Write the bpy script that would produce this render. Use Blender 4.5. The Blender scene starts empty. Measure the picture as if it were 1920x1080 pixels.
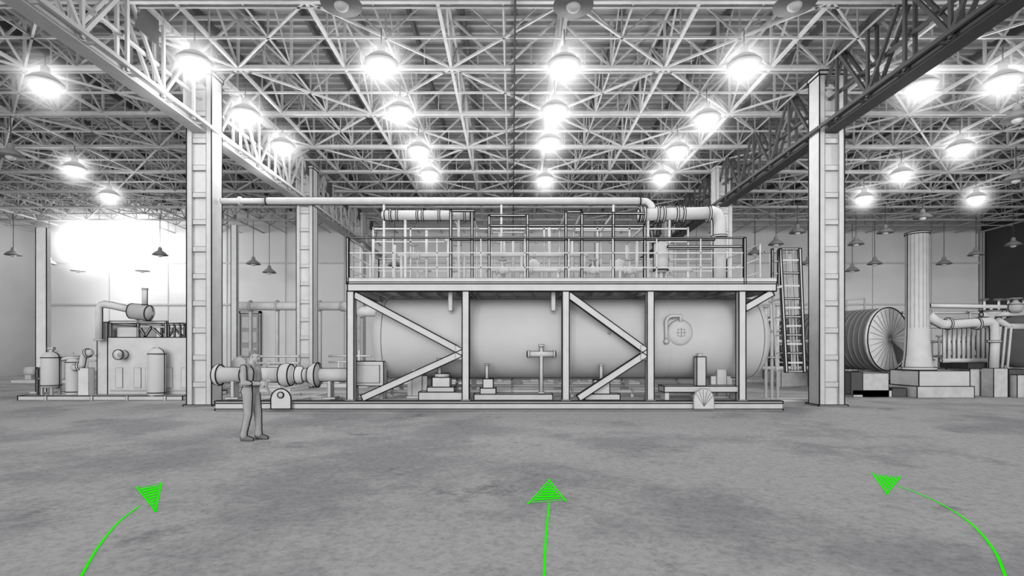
import bpy, bmesh, math, random
from mathutils import Vector, Matrix, noise
random.seed(7)
V=Vector
EYE=1.7; F=1000.0
def at(u,v,d): return V(((u-960)*d/F, d, EYE+(660-v)*d/F))
def gx(u,d): return (u-960)*d/F
def gz(v,d): return EYE+(660-v)*d/F

# ------------------------------------------------------------ materials
def mat(name,c,rough=.75,var=.06,scale=3.0,metal=0.0,spec=.2):
    m=bpy.data.materials.new(name); m.use_nodes=True
    nt=m.node_tree; b=nt.nodes['Principled BSDF']
    b.inputs['Roughness'].default_value=rough; b.inputs['Metallic'].default_value=metal
    b.inputs['Specular IOR Level'].default_value=spec
    tc=nt.nodes.new('ShaderNodeTexCoord'); n=nt.nodes.new('ShaderNodeTexNoise')
    n.inputs['Scale'].default_value=scale; n.inputs['Detail'].default_value=5
    r=nt.nodes.new('ShaderNodeValToRGB')
    if not isinstance(c,tuple): c=(c,c,c)
    r.color_ramp.elements[0].position=.3; r.color_ramp.elements[1].position=.7
    r.color_ramp.elements[0].color=tuple(x*(1-var) for x in c)+(1,)
    r.color_ramp.elements[1].color=tuple(min(1,x*(1+var)) for x in c)+(1,)
    nt.links.new(tc.outputs['Object'],n.inputs['Vector']); nt.links.new(n.outputs['Fac'],r.inputs['Fac'])
    nt.links.new(r.outputs['Color'],b.inputs['Base Color'])
    return m
def emis(name,c,s):
    m=bpy.data.materials.new(name); m.use_nodes=True
    nt=m.node_tree; b=nt.nodes['Principled BSDF']
    b.inputs['Base Color'].default_value=c+(1,)
    b.inputs['Emission Color'].default_value=c+(1,); b.inputs['Emission Strength'].default_value=s
    return m
INK=mat('ink_black_edge',.012,.9,.2)
SOFT=mat('soft_grey_edge',.17,.9,.2)
STEEL=mat('light_grey_steel',.54)
STEEL2=mat('pale_grey_steel',.60)
MID=mat('mid_grey_metal',.36)
DARK=mat('dark_grey_metal',.085)
DK2=mat('charcoal_metal',.04)
TANK=mat('tank_grey_paint',.54,.6,.04,1.2)
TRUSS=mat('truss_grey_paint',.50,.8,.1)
TRUSS2=mat('truss_darker_grey',.40,.8,.1)  # darker grey for upper chords and secondary members
DECK=mat('roof_deck_grey',.27,.8,.15,.6)
RIB=mat('roof_rib_grey',.40,.8,.1)
JOIST=mat('roof_joist_dark',.10)
WALL=mat('wall_plaster_grey',.78,.9,.07,.25)
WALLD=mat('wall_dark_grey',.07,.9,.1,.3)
CONC=mat('concrete_block_grey',.50,.9,.12,4)
BULB=emis('lamp_bulb_glow',(1,1,1),12)
DISH=mat('lamp_dish_grey',.36,.6)

# ------------------------------------------------------------ mesh builder
class MB:
    def __init__(s): s.v=[]; s.f=[]; s.m=[]; s.s=[]; s.mats=[]
    def mi(s,m):
        if m not in s.mats: s.mats.append(m)
        return s.mats.index(m)
    def add(s,vs,fs,m,smooth=False):
        o=len(s.v); s.v+= [tuple(x) for x in vs]; k=s.mi(m)
        for f in fs: s.f.append(tuple(i+o for i in f)); s.m.append(k); s.s.append(smooth)
    def line(s,a,b,r=.013,m=None):
        a=V(a);b=V(b);d=b-a
        if d.length<1e-5: return
        if m is None and r<.0085: m=SOFT
        d.normalize(); up=V((0,0,1)) if abs(d.z)<.9 else V((1,0,0))
        x=d.cross(up).normalized(); y=d.cross(x)
        a=a-d*r*.6; b=b+d*r*.6
        vs=[p+(x*c+y*e)*r for p in (a,b) for c,e in ((1,1),(-1,1),(-1,-1),(1,-1))]
        s.add(vs,[(0,1,5,4),(1,2,6,5),(2,3,7,6),(3,0,4,7),(3,2,1,0),(4,5,6,7)],m or INK)
    def hexa(s,c,m,ink=0):
        s.add(c,[(0,3,2,1),(4,5,6,7),(0,1,5,4),(1,2,6,5),(2,3,7,6),(3,0,4,7)],m)
        if ink:
            for i,j in ((0,1),(1,2),(2,3),(3,0),(4,5),(5,6),(6,7),(7,4),(0,4),(1,5),(2,6),(3,7)): s.line(c[i],c[j],ink)
    def bx(s,x0,x1,y0,y1,z0,z1,m,ink=0):
        s.hexa([V((x0,y0,z0)),V((x1,y0,z0)),V((x1,y1,z0)),V((x0,y1,z0)),V((x0,y0,z1)),V((x1,y0,z1)),V((x1,y1,z1)),V((x0,y1,z1))],m,ink)
    def beam(s,a,b,w,h,m,ink=0,up=None):
        a=V(a);b=V(b);d=(b-a).normalized()
        up=V(up) if up else (V((0,0,1)) if abs(d.z)<.95 else V((0,1,0)))
        x=d.cross(up).normalized()*w/2; y=x.normalized().cross(d)*h/2
        s.hexa([a-x-y,a+x-y,a+x+y,a-x+y,b-x-y,b+x-y,b+x+y,b-x+y],m,ink)
    def ibeam(s,a,b,w,h,t,m,ink=0):
        a=V(a);b=V(b);d=(b-a).normalized()
        up=V((0,0,1)) if abs(d.z)<.95 else V((0,1,0))
        x=d.cross(up).normalized(); y=x.cross(d)
        s.beam(a+y*(h/2-t/2),b+y*(h/2-t/2),w,t,m,ink); s.beam(a-y*(h/2-t/2),b-y*(h/2-t/2),w,t,m,ink)
        s.beam(a,b,t,h-2*t,m)
    def rev(s,prof,o,ax,m,seg=28,smooth=True,ink=0,inkrings=()):
        o=V(o);ax=V(ax).normalized()
        up=V((0,0,1)) if abs(ax.z)<.9 else V((0,1,0))
        x=ax.cross(up).normalized(); y=ax.cross(x)
        vs=[];fs=[];n=len(prof)
        for t,r in prof:
            for k in range(seg):
                a=2*math.pi*k/seg; vs.append(o+ax*t+(x*math.cos(a)+y*math.sin(a))*max(r,1e-4))
        for i in range(n-1):
            for k in range(seg):
                k2=(k+1)%seg; fs.append((i*seg+k,i*seg+k2,(i+1)*seg+k2,(i+1)*seg+k))
        fs.append(tuple(range(seg))[::-1]); fs.append(tuple((n-1)*seg+k for k in range(seg)))
        s.add(vs,fs,m,smooth)
        if ink:
            sd=ax.cross(V((0,1,0)))
            if sd.length>.1:
                sd.normalize()
                for i in range(n-1):
                    for q in (1,-1):
                        s.line(o+ax*prof[i][0]+sd*q*prof[i][1],o+ax*prof[i+1][0]+sd*q*prof[i+1][1],ink)
            for i in inkrings:
                t,r=prof[i]
                for k in range(seg):
                    a=2*math.pi*k/seg;b=2*math.pi*(k+1)/seg
                    s.line(o+ax*t+(x*math.cos(a)+y*math.sin(a))*r,o+ax*t+(x*math.cos(b)+y*math.sin(b))*r,ink)
    def cyl(s,a,b,r,m,seg=20,r2=None,ink=0,smooth=True):
        a=V(a);b=V(b);L=(b-a).length
        s.rev([(0,r),(L,r if r2 is None else r2)],a,b-a,m,seg,smooth,ink,(0,1) if ink else ())
    def flange(s,p,ax,r,m,w=.07,ink=0):
        p=V(p);ax=V(ax).normalized(); s.cyl(p-ax*w/2,p+ax*w/2,r,m,20,ink=ink)
    def tube(s,path,r,m,seg=14,ink=0):
        P=[V(p) for p in path]; n=len(P); T=[]
        for i in range(n):
            T.append((P[min(i+1,n-1)]-P[max(i-1,0)]).normalized())
        up=V((0,1,0)) if abs(T[0].y)<.9 else V((0,0,1))
        x=T[0].cross(up).normalized(); vs=[];fs=[]
        for i in range(n):
            x=(x-T[i]*x.dot(T[i])).normalized(); y=T[i].cross(x)
            for k in range(seg):
                a=2*math.pi*k/seg; vs.append(P[i]+(x*math.cos(a)+y*math.sin(a))*r)
        for i in range(n-1):
            for k in range(seg):
                k2=(k+1)%seg; fs.append((i*seg+k,i*seg+k2,(i+1)*seg+k2,(i+1)*seg+k))
        fs.append(tuple(range(seg))[::-1]); fs.append(tuple((n-1)*seg+k for k in range(seg)))
        s.add(vs,fs,m,True)
        if ink:
            for q in (1,-1):
                L=[]
                for i in range(n):
                    sd=T[i].cross(V((0,1,0)))
                    L.append(P[i]+(sd.normalized()*r*q if sd.length>.1 else V((0,0,r*q))))
                for i in range(n-1): s.line(L[i],L[i+1],ink)
    def ball(s,c,rx,ry,rz,m,seg=20,rings=12):
        c=V(c);vs=[];fs=[]
        for i in range(rings+1):
            t=math.pi*i/rings
            for k in range(seg):
                a=2*math.pi*k/seg; vs.append(c+V((rx*math.sin(t)*math.cos(a),ry*math.sin(t)*math.sin(a),rz*math.cos(t))))
        for i in range(rings):
            for k in range(seg):
                k2=(k+1)%seg; fs.append((i*seg+k,(i+1)*seg+k,(i+1)*seg+k2,i*seg+k2))
        s.add(vs,fs,m,True)
    def obj(s,name,parent=None):
        if not s.v: return None
        xs=[p[0] for p in s.v];ys=[p[1] for p in s.v];zs=[p[2] for p in s.v]
        c=V(((min(xs)+max(xs))/2,(min(ys)+max(ys))/2,min(zs)))
        me=bpy.data.meshes.new(name); me.from_pydata([tuple(V(p)-c) for p in s.v],[],s.f)
        for m in s.mats: me.materials.append(m)
        me.polygons.foreach_set('material_index',s.m); me.polygons.foreach_set('use_smooth',s.s); me.update()
        bm=bmesh.new(); bm.from_mesh(me); bmesh.ops.recalc_face_normals(bm,faces=bm.faces); bm.to_mesh(me); bm.free()
        o=bpy.data.objects.new(name,me); o.location=c; bpy.context.scene.collection.objects.link(o)
        if parent: o.parent=parent
        return o
def arc(c,r,a0,a1,u,v,n=8):
    c=V(c);u=V(u);v=V(v)
    return [c+u*r*math.cos(math.radians(a0+(a1-a0)*i/n))+v*r*math.sin(math.radians(a0+(a1-a0)*i/n)) for i in range(n+1)]

IK=.014
BACK=40.0; XL=-35.6; XR=35.2; ROOF=12.6; TB=10.6
# ------------------------------------------------------------ room shell
def floor_mat():
    m=bpy.data.materials.new('floor_concrete'); m.use_nodes=True; nt=m.node_tree; b=nt.nodes['Principled BSDF']
    b.inputs['Roughness'].default_value=.9; b.inputs['Specular IOR Level'].default_value=.1
    L=nt.links.new; N=nt.nodes.new
    tc=N('ShaderNodeTexCoord')
    n1=N('ShaderNodeTexNoise'); n1.inputs['Scale'].default_value=.30; n1.inputs['Detail'].default_value=12; n1.inputs['Roughness'].default_value=.66
    n2=N('ShaderNodeTexNoise'); n2.inputs['Scale'].default_value=12; n2.inputs['Detail'].default_value=10; n2.inputs['Roughness'].default_value=.8
    r1=N('ShaderNodeValToRGB'); e=r1.color_ramp.elements
    e[0].position=.42; e[0].color=(.31,.31,.32,1); e[1].position=.53; e[1].color=(.43,.43,.43,1)
    r2=N('ShaderNodeValToRGB'); e=r2.color_ramp.elements
    e[0].position=.34; e[0].color=(.68,.68,.69,1); e[1].position=.56; e[1].color=(1.05,1.05,1.05,1)
    n3=N('ShaderNodeTexNoise'); n3.inputs['Scale'].default_value=.8; n3.inputs['Detail'].default_value=10; n3.inputs['Roughness'].default_value=.75
    r3=N('ShaderNodeValToRGB'); e=r3.color_ramp.elements
    e[0].position=.58; e[0].color=(1,1,1,1); e[1].position=.68; e[1].color=(.58,.58,.60,1)
    mp=N('ShaderNodeMapping'); mp.inputs['Location'].default_value=(4.3,1.7,0)
    for n in (n1,n2): L(tc.outputs['Object'],n.inputs['Vector'])
    L(tc.outputs['Object'],mp.inputs['Vector']); L(mp.outputs['Vector'],n3.inputs['Vector'])
    L(n1.outputs['Fac'],r1.inputs['Fac']); L(n2.outputs['Fac'],r2.inputs['Fac']); L(n3.outputs['Fac'],r3.inputs['Fac'])
    m1=N('ShaderNodeMix'); m1.data_type='RGBA'; m1.blend_type='MULTIPLY'; m1.inputs[0].default_value=1
    m2=N('ShaderNodeMix'); m2.data_type='RGBA'; m2.blend_type='MULTIPLY'; m2.inputs[0].default_value=1
    L(r1.outputs['Color'],m1.inputs[6]); L(r2.outputs['Color'],m1.inputs[7]); L(m1.outputs[2],m2.inputs[6]); L(r3.outputs['Color'],m2.inputs[7])
    L(m2.outputs[2],b.inputs['Base Color'])
    return m
mb=MB(); mb.bx(XL,XR,-8,BACK,-.3,0,floor_mat()); mb.obj('floor')
mb=MB(); mb.bx(XL-.3,XR+.3,BACK,BACK+.3,0,ROOF,WALL)
mb.obj('wall_back')
mb=MB()
for i in range(int((XR-XL)/4.4)):
    x=XL+1+i*4.4; mb.bx(x,x+.05,BACK-.05,BACK,0.3,ROOF-.2,STEEL)
for z in (5.2,8.3): mb.bx(XL,XR,BACK-.12,BACK-.05,z,z+.12,STEEL2)
mb.obj('trim_1')
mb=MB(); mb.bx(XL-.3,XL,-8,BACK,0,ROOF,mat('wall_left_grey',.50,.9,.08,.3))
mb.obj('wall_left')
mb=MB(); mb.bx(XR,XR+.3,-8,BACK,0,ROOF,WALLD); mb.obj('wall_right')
mb=MB(); mb.bx(XL,XR,BACK-.06,BACK,0,.3,MID); mb.obj('baseboard_back')
mb=MB(); x0,x1=gx(452,39.9),gx(487,39.9)
mb.bx(x0,x1,39.8,39.93,0,4.6,MID,.02); mb.bx(x0-.12,x0,39.75,39.93,0,4.75,STEEL,.015); mb.bx(x1,x1+.12,39.75,39.93,0,4.75,STEEL,.015)
mb.bx(x0-.12,x1+.12,39.75,39.93,4.6,4.75,STEEL,.015)
for z in (1.2,2.4,3.5): mb.bx(x0+.15,x1-.15,39.76,39.8,z,z+.8,STEEL)
mb.obj('door_1')
mb=MB(); x0=gx(1841,39.85); xe=XR-.02
mb.bx(x0,xe,39.7,39.9,0,gz(437,39.8),WALLD)
z=.3
while z<gz(437,39.8)-.3: mb.bx(x0+.1,xe,39.66,39.7,z,z+.05,DARK); z+=.5
mb.bx(x0-.15,x0,39.6,39.9,0,gz(437,39.8)+.15,STEEL,.01)
mb.obj('door_2')
mb=MB(); mb.bx(XL,XR,4,BACK,ROOF,ROOF+.2,DECK)
y=4.2
while y<BACK: mb.bx(XL,XR,y,y+.10,ROOF-.09,ROOF,RIB); y+=.42
mb.obj('ceiling')
mb=MB()
x=-35
while x<35:
    mb.bx(x,x+.10,4,BACK,ROOF-.35,ROOF-.1,JOIST); x+=1.67
mb.obj('roof_joists')
# roof space frame
mb=MB()
ys=[]; y=7.1
while y<39: ys.append(y); y+=1.6
for i,y in enumerate(ys):
    big=(i%2==0)
    w=.12 if big else .06
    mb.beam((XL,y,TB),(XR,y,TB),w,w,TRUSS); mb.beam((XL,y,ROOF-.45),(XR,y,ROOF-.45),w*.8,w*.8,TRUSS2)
    if big: mb.beam((XL,y+.25,TB),(XR,y+.25,TB),.06,.06,TRUSS2)
    x=XL+.3; k=0
    while x<XR-1.7:
        if big:
            mb.beam((x,y,TB),(x,y,ROOF-.45),.07,.07,TRUSS)
            if k%2: mb.beam((x,y,TB),(x+1.67,y,ROOF-.45),.06,.06,TRUSS)
            else: mb.beam((x,y,ROOF-.45),(x+1.67,y,TB),.06,.06,TRUSS)
            mb.beam((x+.83,y,TB),(x+.83,y,(TB+ROOF-.45)/2),.04,.04,TRUSS2)
        else:
            if k%2: mb.beam((x,y,TB),(x+1.67,y,ROOF-.45),.045,.045,TRUSS2)
            else: mb.beam((x,y,ROOF-.45),(x+1.67,y,TB),.045,.045,TRUSS2)
            mb.beam((x,y,TB),(x,y,ROOF-.45),.04,.04,TRUSS2)
        x+=1.67;k+=1
nx=int((XR-XL)/3.34)
for j in range(nx+1):
    x=XL+.3+j*3.34
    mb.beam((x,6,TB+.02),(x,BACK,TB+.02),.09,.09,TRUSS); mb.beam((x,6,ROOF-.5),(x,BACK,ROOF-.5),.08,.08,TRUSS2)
    if j<nx: mb.beam((x+1.67,6,TB+.02),(x+1.67,BACK,TB+.02),.045,.045,TRUSS2)
    for i in range(0,len(ys)-2,2):
        a,b=ys[i],ys[i+2]; m_=(a+b)/2
        mb.beam((x,a,TB),(x,m_,ROOF-.5),.055,.055,TRUSS); mb.beam((x,m_,ROOF-.5),(x,b,TB),.055,.055,TRUSS)
        if j<nx:
            mb.beam((x+1.67,a,TB),(x+1.67,m_,ROOF-.5),.04,.04,TRUSS2); mb.beam((x+1.67,m_,ROOF-.5),(x+1.67,b,TB),.04,.04,TRUSS2)
            if (i//2+j)%2: mb.beam((x,a,TB),(x+3.34,b,TB),.06,.06,TRUSS)
            else: mb.beam((x+3.34,a,TB),(x,b,TB),.06,.06,TRUSS)
mb.obj('roof_truss_frame')
mb=MB(); mb.beam((.08,5,TB-.12),(.08,BACK,TB-.12),.05,.12,DK2); mb.obj('ceiling_centre_beam')  # thin dark beam along the roof centre line

# ------------------------------------------------------------ girders along the column rows
def girder(x,m,name,gap_sheets=False,ink=0):
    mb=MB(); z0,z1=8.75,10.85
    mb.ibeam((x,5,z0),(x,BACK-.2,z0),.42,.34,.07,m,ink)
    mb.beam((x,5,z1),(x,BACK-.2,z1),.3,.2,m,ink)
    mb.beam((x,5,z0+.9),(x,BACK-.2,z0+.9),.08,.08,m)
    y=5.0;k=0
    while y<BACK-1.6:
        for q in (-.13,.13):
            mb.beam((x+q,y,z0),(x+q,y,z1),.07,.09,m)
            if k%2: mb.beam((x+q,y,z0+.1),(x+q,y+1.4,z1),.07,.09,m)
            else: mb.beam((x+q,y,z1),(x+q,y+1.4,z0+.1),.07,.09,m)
        if gap_sheets and k%2==0:  # dark sheets stand in for the dark gaps between diagonals
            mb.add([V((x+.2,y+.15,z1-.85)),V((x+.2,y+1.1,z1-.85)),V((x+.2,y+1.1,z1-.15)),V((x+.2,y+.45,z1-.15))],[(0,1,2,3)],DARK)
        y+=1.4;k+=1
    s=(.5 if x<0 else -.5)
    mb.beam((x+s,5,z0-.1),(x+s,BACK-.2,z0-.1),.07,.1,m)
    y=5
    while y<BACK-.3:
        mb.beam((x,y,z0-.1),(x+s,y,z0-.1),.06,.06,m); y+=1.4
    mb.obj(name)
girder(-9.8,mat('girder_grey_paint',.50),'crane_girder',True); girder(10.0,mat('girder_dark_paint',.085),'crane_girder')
# ------------------------------------------------------------ columns
def column(x,y,ht=10.5,w=.78,ink=IK,m=STEEL):
    mb=MB(); h=w/2
    for q in (-1,1):
        mb.bx(min(x+q*h,x+q*(h-.17)),max(x+q*h,x+q*(h-.17)),y,y+.6,0.04,ht,m,0)
        for yy in (y,y+.6):
            mb.line((x+q*h,yy,.05),(x+q*h,yy,ht),ink); mb.line((x+q*(h-.17),yy,.05),(x+q*(h-.17),yy,ht),.006)
    mb.bx(x-h+.17,x+h-.17,y+.10,y+.50,.04,ht,STEEL2)
    z=.6
    while z<ht-.3:
        mb.bx(x-h+.17,x+h-.17,y+.03,y+.10,z,z+.16,m,ink*.4); mb.bx(x-h+.17,x+h-.17,y+.5,y+.56,z,z+.16,m); z+=.85
    mb.bx(x-h-.06,x+h+.06,y-.08,y+.68,0,.05,m,ink)
    mb.bx(x-h-.03,x+h+.03,y-.03,y+.63,ht-.12,ht,m,ink)
    return mb.obj('steel_column')
column(-9.80,16.7); column(10.02,16.7)
column(-9.8,25.2,ink=.014); column(10.02,25.2,ink=.008)
column(-9.8,33.7,ink=.006); column(10.02,33.7,ink=.006)
def post(u0,u1,d,top,ink=.014):
    mb=MB(); x=gx((u0+u1)/2,d); w=(u1-u0)*d/F/2
    mb.bx(x-w,x+w,d-.1,d+.1,.04,top,STEEL2,0)
    for q in (-1,1): mb.line((x+q*w,d-.1,.05),(x+q*w,d-.1,top),ink)
    mb.bx(x-.3,x+.3,d-.3,d+.3,0,.05,STEEL)
    mb.obj('steel_post')
post(71,91,22.2,gz(428,22.2)); post(435,446,27,gz(423,27))

# ------------------------------------------------------------ pendant lamps
lit=[(715,118),(750,208),(785,280),(805,325),(1058,120),(1040,205),(1030,265),(1022,335),(1395,120),(1325,220),(1270,280),(1240,330),
 (365,115),(460,212),(530,272),(85,155),(140,315),(205,365),(1725,160),(1880,150),(1800,275),(1690,325),(1620,370),(1830,370)]
litfar=[(165,455,36.3),(255,450,36.3)]
unlit=[(640,0,0),(1075,2,0),(1490,0,0),(1495,428,32),(1455,450,33),(1415,468,35),(1515,487,36),(1660,428,32),(1605,450,33),(1640,487,36),(1598,500,37),
 (1730,400,30),(1770,487,36),(1830,470,34),(1900,452,33),(1908,215,17.5),(1905,330,23),(147,500,37),(267,500,37),(300,470,34),(25,470,34),(475,487,36),(505,503,37),
 (400,500,37),(740,490,36),(1115,492,36),(20,285,20),(92,487,36),(980,500,37)]
def bloom_mat(R,S,pw):  # radial emission volume imitating camera bloom around a lit lamp
    m=bpy.data.materials.new('lamp_bloom_glow'); m.use_nodes=True; nt=m.node_tree; nt.nodes.clear()
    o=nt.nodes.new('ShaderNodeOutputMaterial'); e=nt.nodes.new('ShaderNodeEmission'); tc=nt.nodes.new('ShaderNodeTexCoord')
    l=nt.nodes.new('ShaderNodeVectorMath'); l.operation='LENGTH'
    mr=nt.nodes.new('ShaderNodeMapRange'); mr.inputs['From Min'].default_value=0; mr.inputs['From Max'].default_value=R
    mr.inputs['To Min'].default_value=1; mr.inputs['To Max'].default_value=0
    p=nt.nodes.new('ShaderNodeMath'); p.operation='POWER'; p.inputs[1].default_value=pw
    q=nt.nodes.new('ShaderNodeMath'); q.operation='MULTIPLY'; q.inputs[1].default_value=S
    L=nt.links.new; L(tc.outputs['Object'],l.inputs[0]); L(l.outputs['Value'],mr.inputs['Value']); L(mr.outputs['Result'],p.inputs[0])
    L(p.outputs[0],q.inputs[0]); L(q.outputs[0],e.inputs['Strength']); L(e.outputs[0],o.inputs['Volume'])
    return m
HZ={}
def lamp(p,on,R=1.6,E=170):
    mb=MB(); c=V(p); top=TB-.05
    mb.cyl(c+V((0,0,.45)),(c.x,c.y,top),.02,DARK,6)
    mb.rev([(0,.43),(.03,.435),(.05,.40),(.14,.34),(.22,.22),(.28,.13),(.45,.11),(.5,.05)],c,(0,0,1),DISH,20,True,0)
    mb.cyl(c-V((0,0,.02)),c+V((0,0,.01)),.455,SOFT,20)
    if on: mb.ball(c-V((0,0,.06)),.26,.26,.18,BULB)
    else: mb.ball(c-V((0,0,.03)),.16,.16,.12,STEEL2)
    o=mb.obj('high_bay_lamp')
    if on:
        ld=bpy.data.lights.new('lamp_light','POINT'); ld.energy=E; ld.shadow_soft_size=.35
        lo=bpy.data.objects.new('lamp_light',ld); bpy.context.scene.collection.objects.link(lo)
        lo.parent=o; lo.location=V((c.x,c.y,c.z-1.1))-o.location
        if R not in HZ: HZ[R]=bloom_mat(R,(5.2 if R<2 else 7.5)/R,4.2 if R<2 else 3)
        h=MB(); h.ball((0,0,0),R,R,R,HZ[R],20,12); ho=h.obj('bloom_glow')  # glow sphere added for the bloom, no real dust
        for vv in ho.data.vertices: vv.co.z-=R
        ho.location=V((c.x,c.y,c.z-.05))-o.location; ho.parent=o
for u,v in lit:
    d=7900/(660-v); lamp(at(u,v,d),True,1.45 if d<17 else (1.4 if d<22 else 1.35))
for u,v,d in litfar: lamp(at(u,v,d),True,3.3,300)
for u,v,d in unlit:
    if d==0: d=7900/(660-v)
    lamp(at(u,v+8,d),False)

# ------------------------------------------------------------ main skid base
D=15.4
mb=MB(); xl,xr=gx(403,D),gx(1468,D)
for y in (15.4,17.1,18.9):
    mb.bx(xl,xr,y,y+.2,.22,.28,STEEL,IK if y<16 else 0); mb.bx(xl,xr,y,y+.2,0,.05,STEEL,IK if y<16 else 0); mb.bx(xl,xr,y+.03,y+.09,.05,.22,STEEL2)
n=17
for i in range(n):
    x=xl+(xr-xl)*i/(n-1); mb.bx(max(xl,x-.06),min(xr,x+.06),15.45,19.05,.03,.27,STEEL2)
mb.bx(gx(650,D),xr,15.6,19.0,.27,.285,STEEL)
def lug(u,ink):
    c=at(u,748,15.38); prof=[(-.29,-.28)]+[(.29*math.cos(math.radians(a)),.0+.30*math.sin(math.radians(a))) for a in range(180,-1,-15)]+[(.29,-.28)]
    n=len(prof); vs=[V((c.x+px,15.30,c.z+pz)) for px,pz in prof]+[V((c.x+px,15.38,c.z+pz)) for px,pz in prof]
    fs=[tuple(range(n)),tuple(range(2*n-1,n-1,-1))]+[(i,(i+1)%n,n+(i+1)%n,n+i) for i in range(n)]
    mb.add(vs,fs,STEEL2)
    for i in range(n): mb.line(vs[i],vs[(i+1)%n],ink)
    if ink>.01: mb.cyl((c.x,15.27,c.z+.12),(c.x,15.31,c.z+.12),.085,STEEL,16,ink=ink*.8)
    else:
        for a in range(20,170,25): mb.line((c.x,15.29,c.z-.2),(c.x+.27*math.cos(math.radians(a)),15.29,c.z+.27*math.sin(math.radians(a))),.005)
lug(529,IK); lug(1318,.006)
mb.obj('skid_base')

# ------------------------------------------------------------ pressure vessel
mb=MB(); R=1.27; cz=2.14; cy=17.2; xa,xb=-4.42,8.05; dd=.5
prof=[(0,.001)]
for i in range(1,10):
    t=i/9*math.pi/2; prof.append((dd*(1-math.cos(t)),R*math.sin(t)))
L=xb-xa
full=prof+[(L-t,r) for t,r in prof[::-1]]
mb.rev(full,(xa,cy,cz),(1,0,0),TANK,64,True,.013)
for t in (dd,L-dd):
    mb.rev([(t-.012,R+.004),(t,R+.008),(t+.012,R+.004)],(xa,cy,cz),(1,0,0),SOFT,64)
for t in (3.4,6.3,9.2):
    mb.rev([(t-.012,R+.003),(t,R+.006),(t+.012,R+.003)],(xa,cy,cz),(1,0,0),STEEL,64)
for u in (790,1335):
    x=gx(u,17.2); mb.bx(x-.15,x+.15,16.4,18.0,.28,1.2,STEEL,.008); mb.bx(x-.3,x+.3,16.3,18.1,.28,.36,STEEL,.008)
    for q in (-.7,0,.7): mb.bx(x-.3,x+.3,17.2+q-.03,17.2+q+.03,.36,.95,STEEL2)
c=at(1275,624,15.95); r=.39
mb.cyl((c.x,16.15,c.z),(c.x,15.98,c.z),r,STEEL,32,ink=.008)
mb.rev([(0,r),(.05,r*.97),(.10,r*.8),(.14,r*.5),(.155,.01)],(c.x,15.98,c.z),(0,-1,0),STEEL,32)
for k in range(-3,4):
    o_=k*r*.26; hh=math.sqrt(max(0,(r*.93)**2-o_*o_))
    for s_ in range(8):
        def sf(a,b): rr=min(1,math.hypot(a,b)/r); return 15.965-.145*(1-rr**2)
        t0=-hh+2*hh*s_/8; t1=-hh+2*hh*(s_+1)/8
        mb.line((c.x+o_,sf(o_,t0),c.z+t0),(c.x+o_,sf(o_,t1),c.z+t1),.006)
        mb.line((c.x+t0,sf(o_,t0),c.z+o_),(c.x+t1,sf(o_,t1),c.z+o_),.006)
px=gx(1248,15.95)
path=[V((px,15.9,gz(645,15.95))),V((px,15.9,gz(605,15.95)))]+arc((px+.2,15.9,gz(605,15.95)),.2,180,90,(1,0,0),(0,0,1))+[V((c.x,15.9,gz(592,15.95))),V((c.x,15.9,gz(604,15.95)))]
mb.tube(path,.05,STEEL,10,ink=.007)
mb.cyl((px,16.0,gz(640,16)),(px,15.85,gz(640,16)),.08,STEEL,12,ink=.006)
mb.cyl(at(1142,624,15.94),at(1142,624,15.86),.05,MID,12)
mb.obj('pressure_vessel')

# ------------------------------------------------------------ steel platform
mb=MB(); y0=15.5; y1=19.0; zb,zt=3.47,3.68
legs=[657,873,1061,1220,1392]
for u in legs:
    x=gx(u,15.5)
    mb.bx(x-.10,x+.10,y0,y0+.2,.285,zb,STEEL2,IK); mb.bx(x-.14,x+.14,y0-.04,y0+.24,.28,.31,STEEL,.008)
    mb.bx(x-.09,x+.09,y1-.2,y1,.285,zb,STEEL2,0)
    mb.bx(x-.06,x+.06,y0+.2,y1-.2,zb-.0,zb+.12,STEEL)
xl,xr=gx(652,15.5),gx(1455,15.5)
mb.bx(xl,xr,y0-.02,y0+.12,zb,zt,STEEL2,IK); mb.bx(xl,xr,y1-.12,y1,zb,zt,STEEL,.006)
mb.bx(xl,xl+.12,y0+.12,y1-.12,zb,zt,STEEL,.008); mb.bx(xr-.12,xr,y0+.12,y1-.12,zb,zt,STEEL,.008)
mb.bx(xl,xr,y0-.04,y1,zt,zt+.05,STEEL2,.011)
x=xl+.5
while x<xr-.2: mb.bx(x,x+.05,y0+.12,y1-.12,zt-.14,zt,STEEL); x+=.62
def P(u,v,y=15.6): return V((gx(u,15.5),y,gz(v,15.5)))
for a,b in (((663,552),(868,661)),((868,661),(678,747)),((1066,552),(1216,661)),((1216,661),(1085,747)),((1398,578),(1450,548))):
    mb.beam(P(*a),P(*b),.14,.19,STEEL2,IK,up=(0,0,1))
for a,b in (((657,552),(873,661)),((873,661),(657,747)),((1061,552),(1220,661)),((1220,661),(1061,747))):
    mb.beam(P(*a,y=18.9),P(*b,y=18.9),.1,.12,STEEL2,0,up=(0,0,1))
for u,v in ((868,661),(1216,661)): mb.bx(gx(u,15.5)-.22,gx(u,15.5)+.02,15.52,15.55,gz(v,15.5)-.2,gz(v,15.5)+.2,STEEL2,.006)
mb.bx(xl,xr,y0-.04,y0-.02,zt+.05,zt+.17,STEEL2,.006)
zr=gz(446,15.5)
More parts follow.
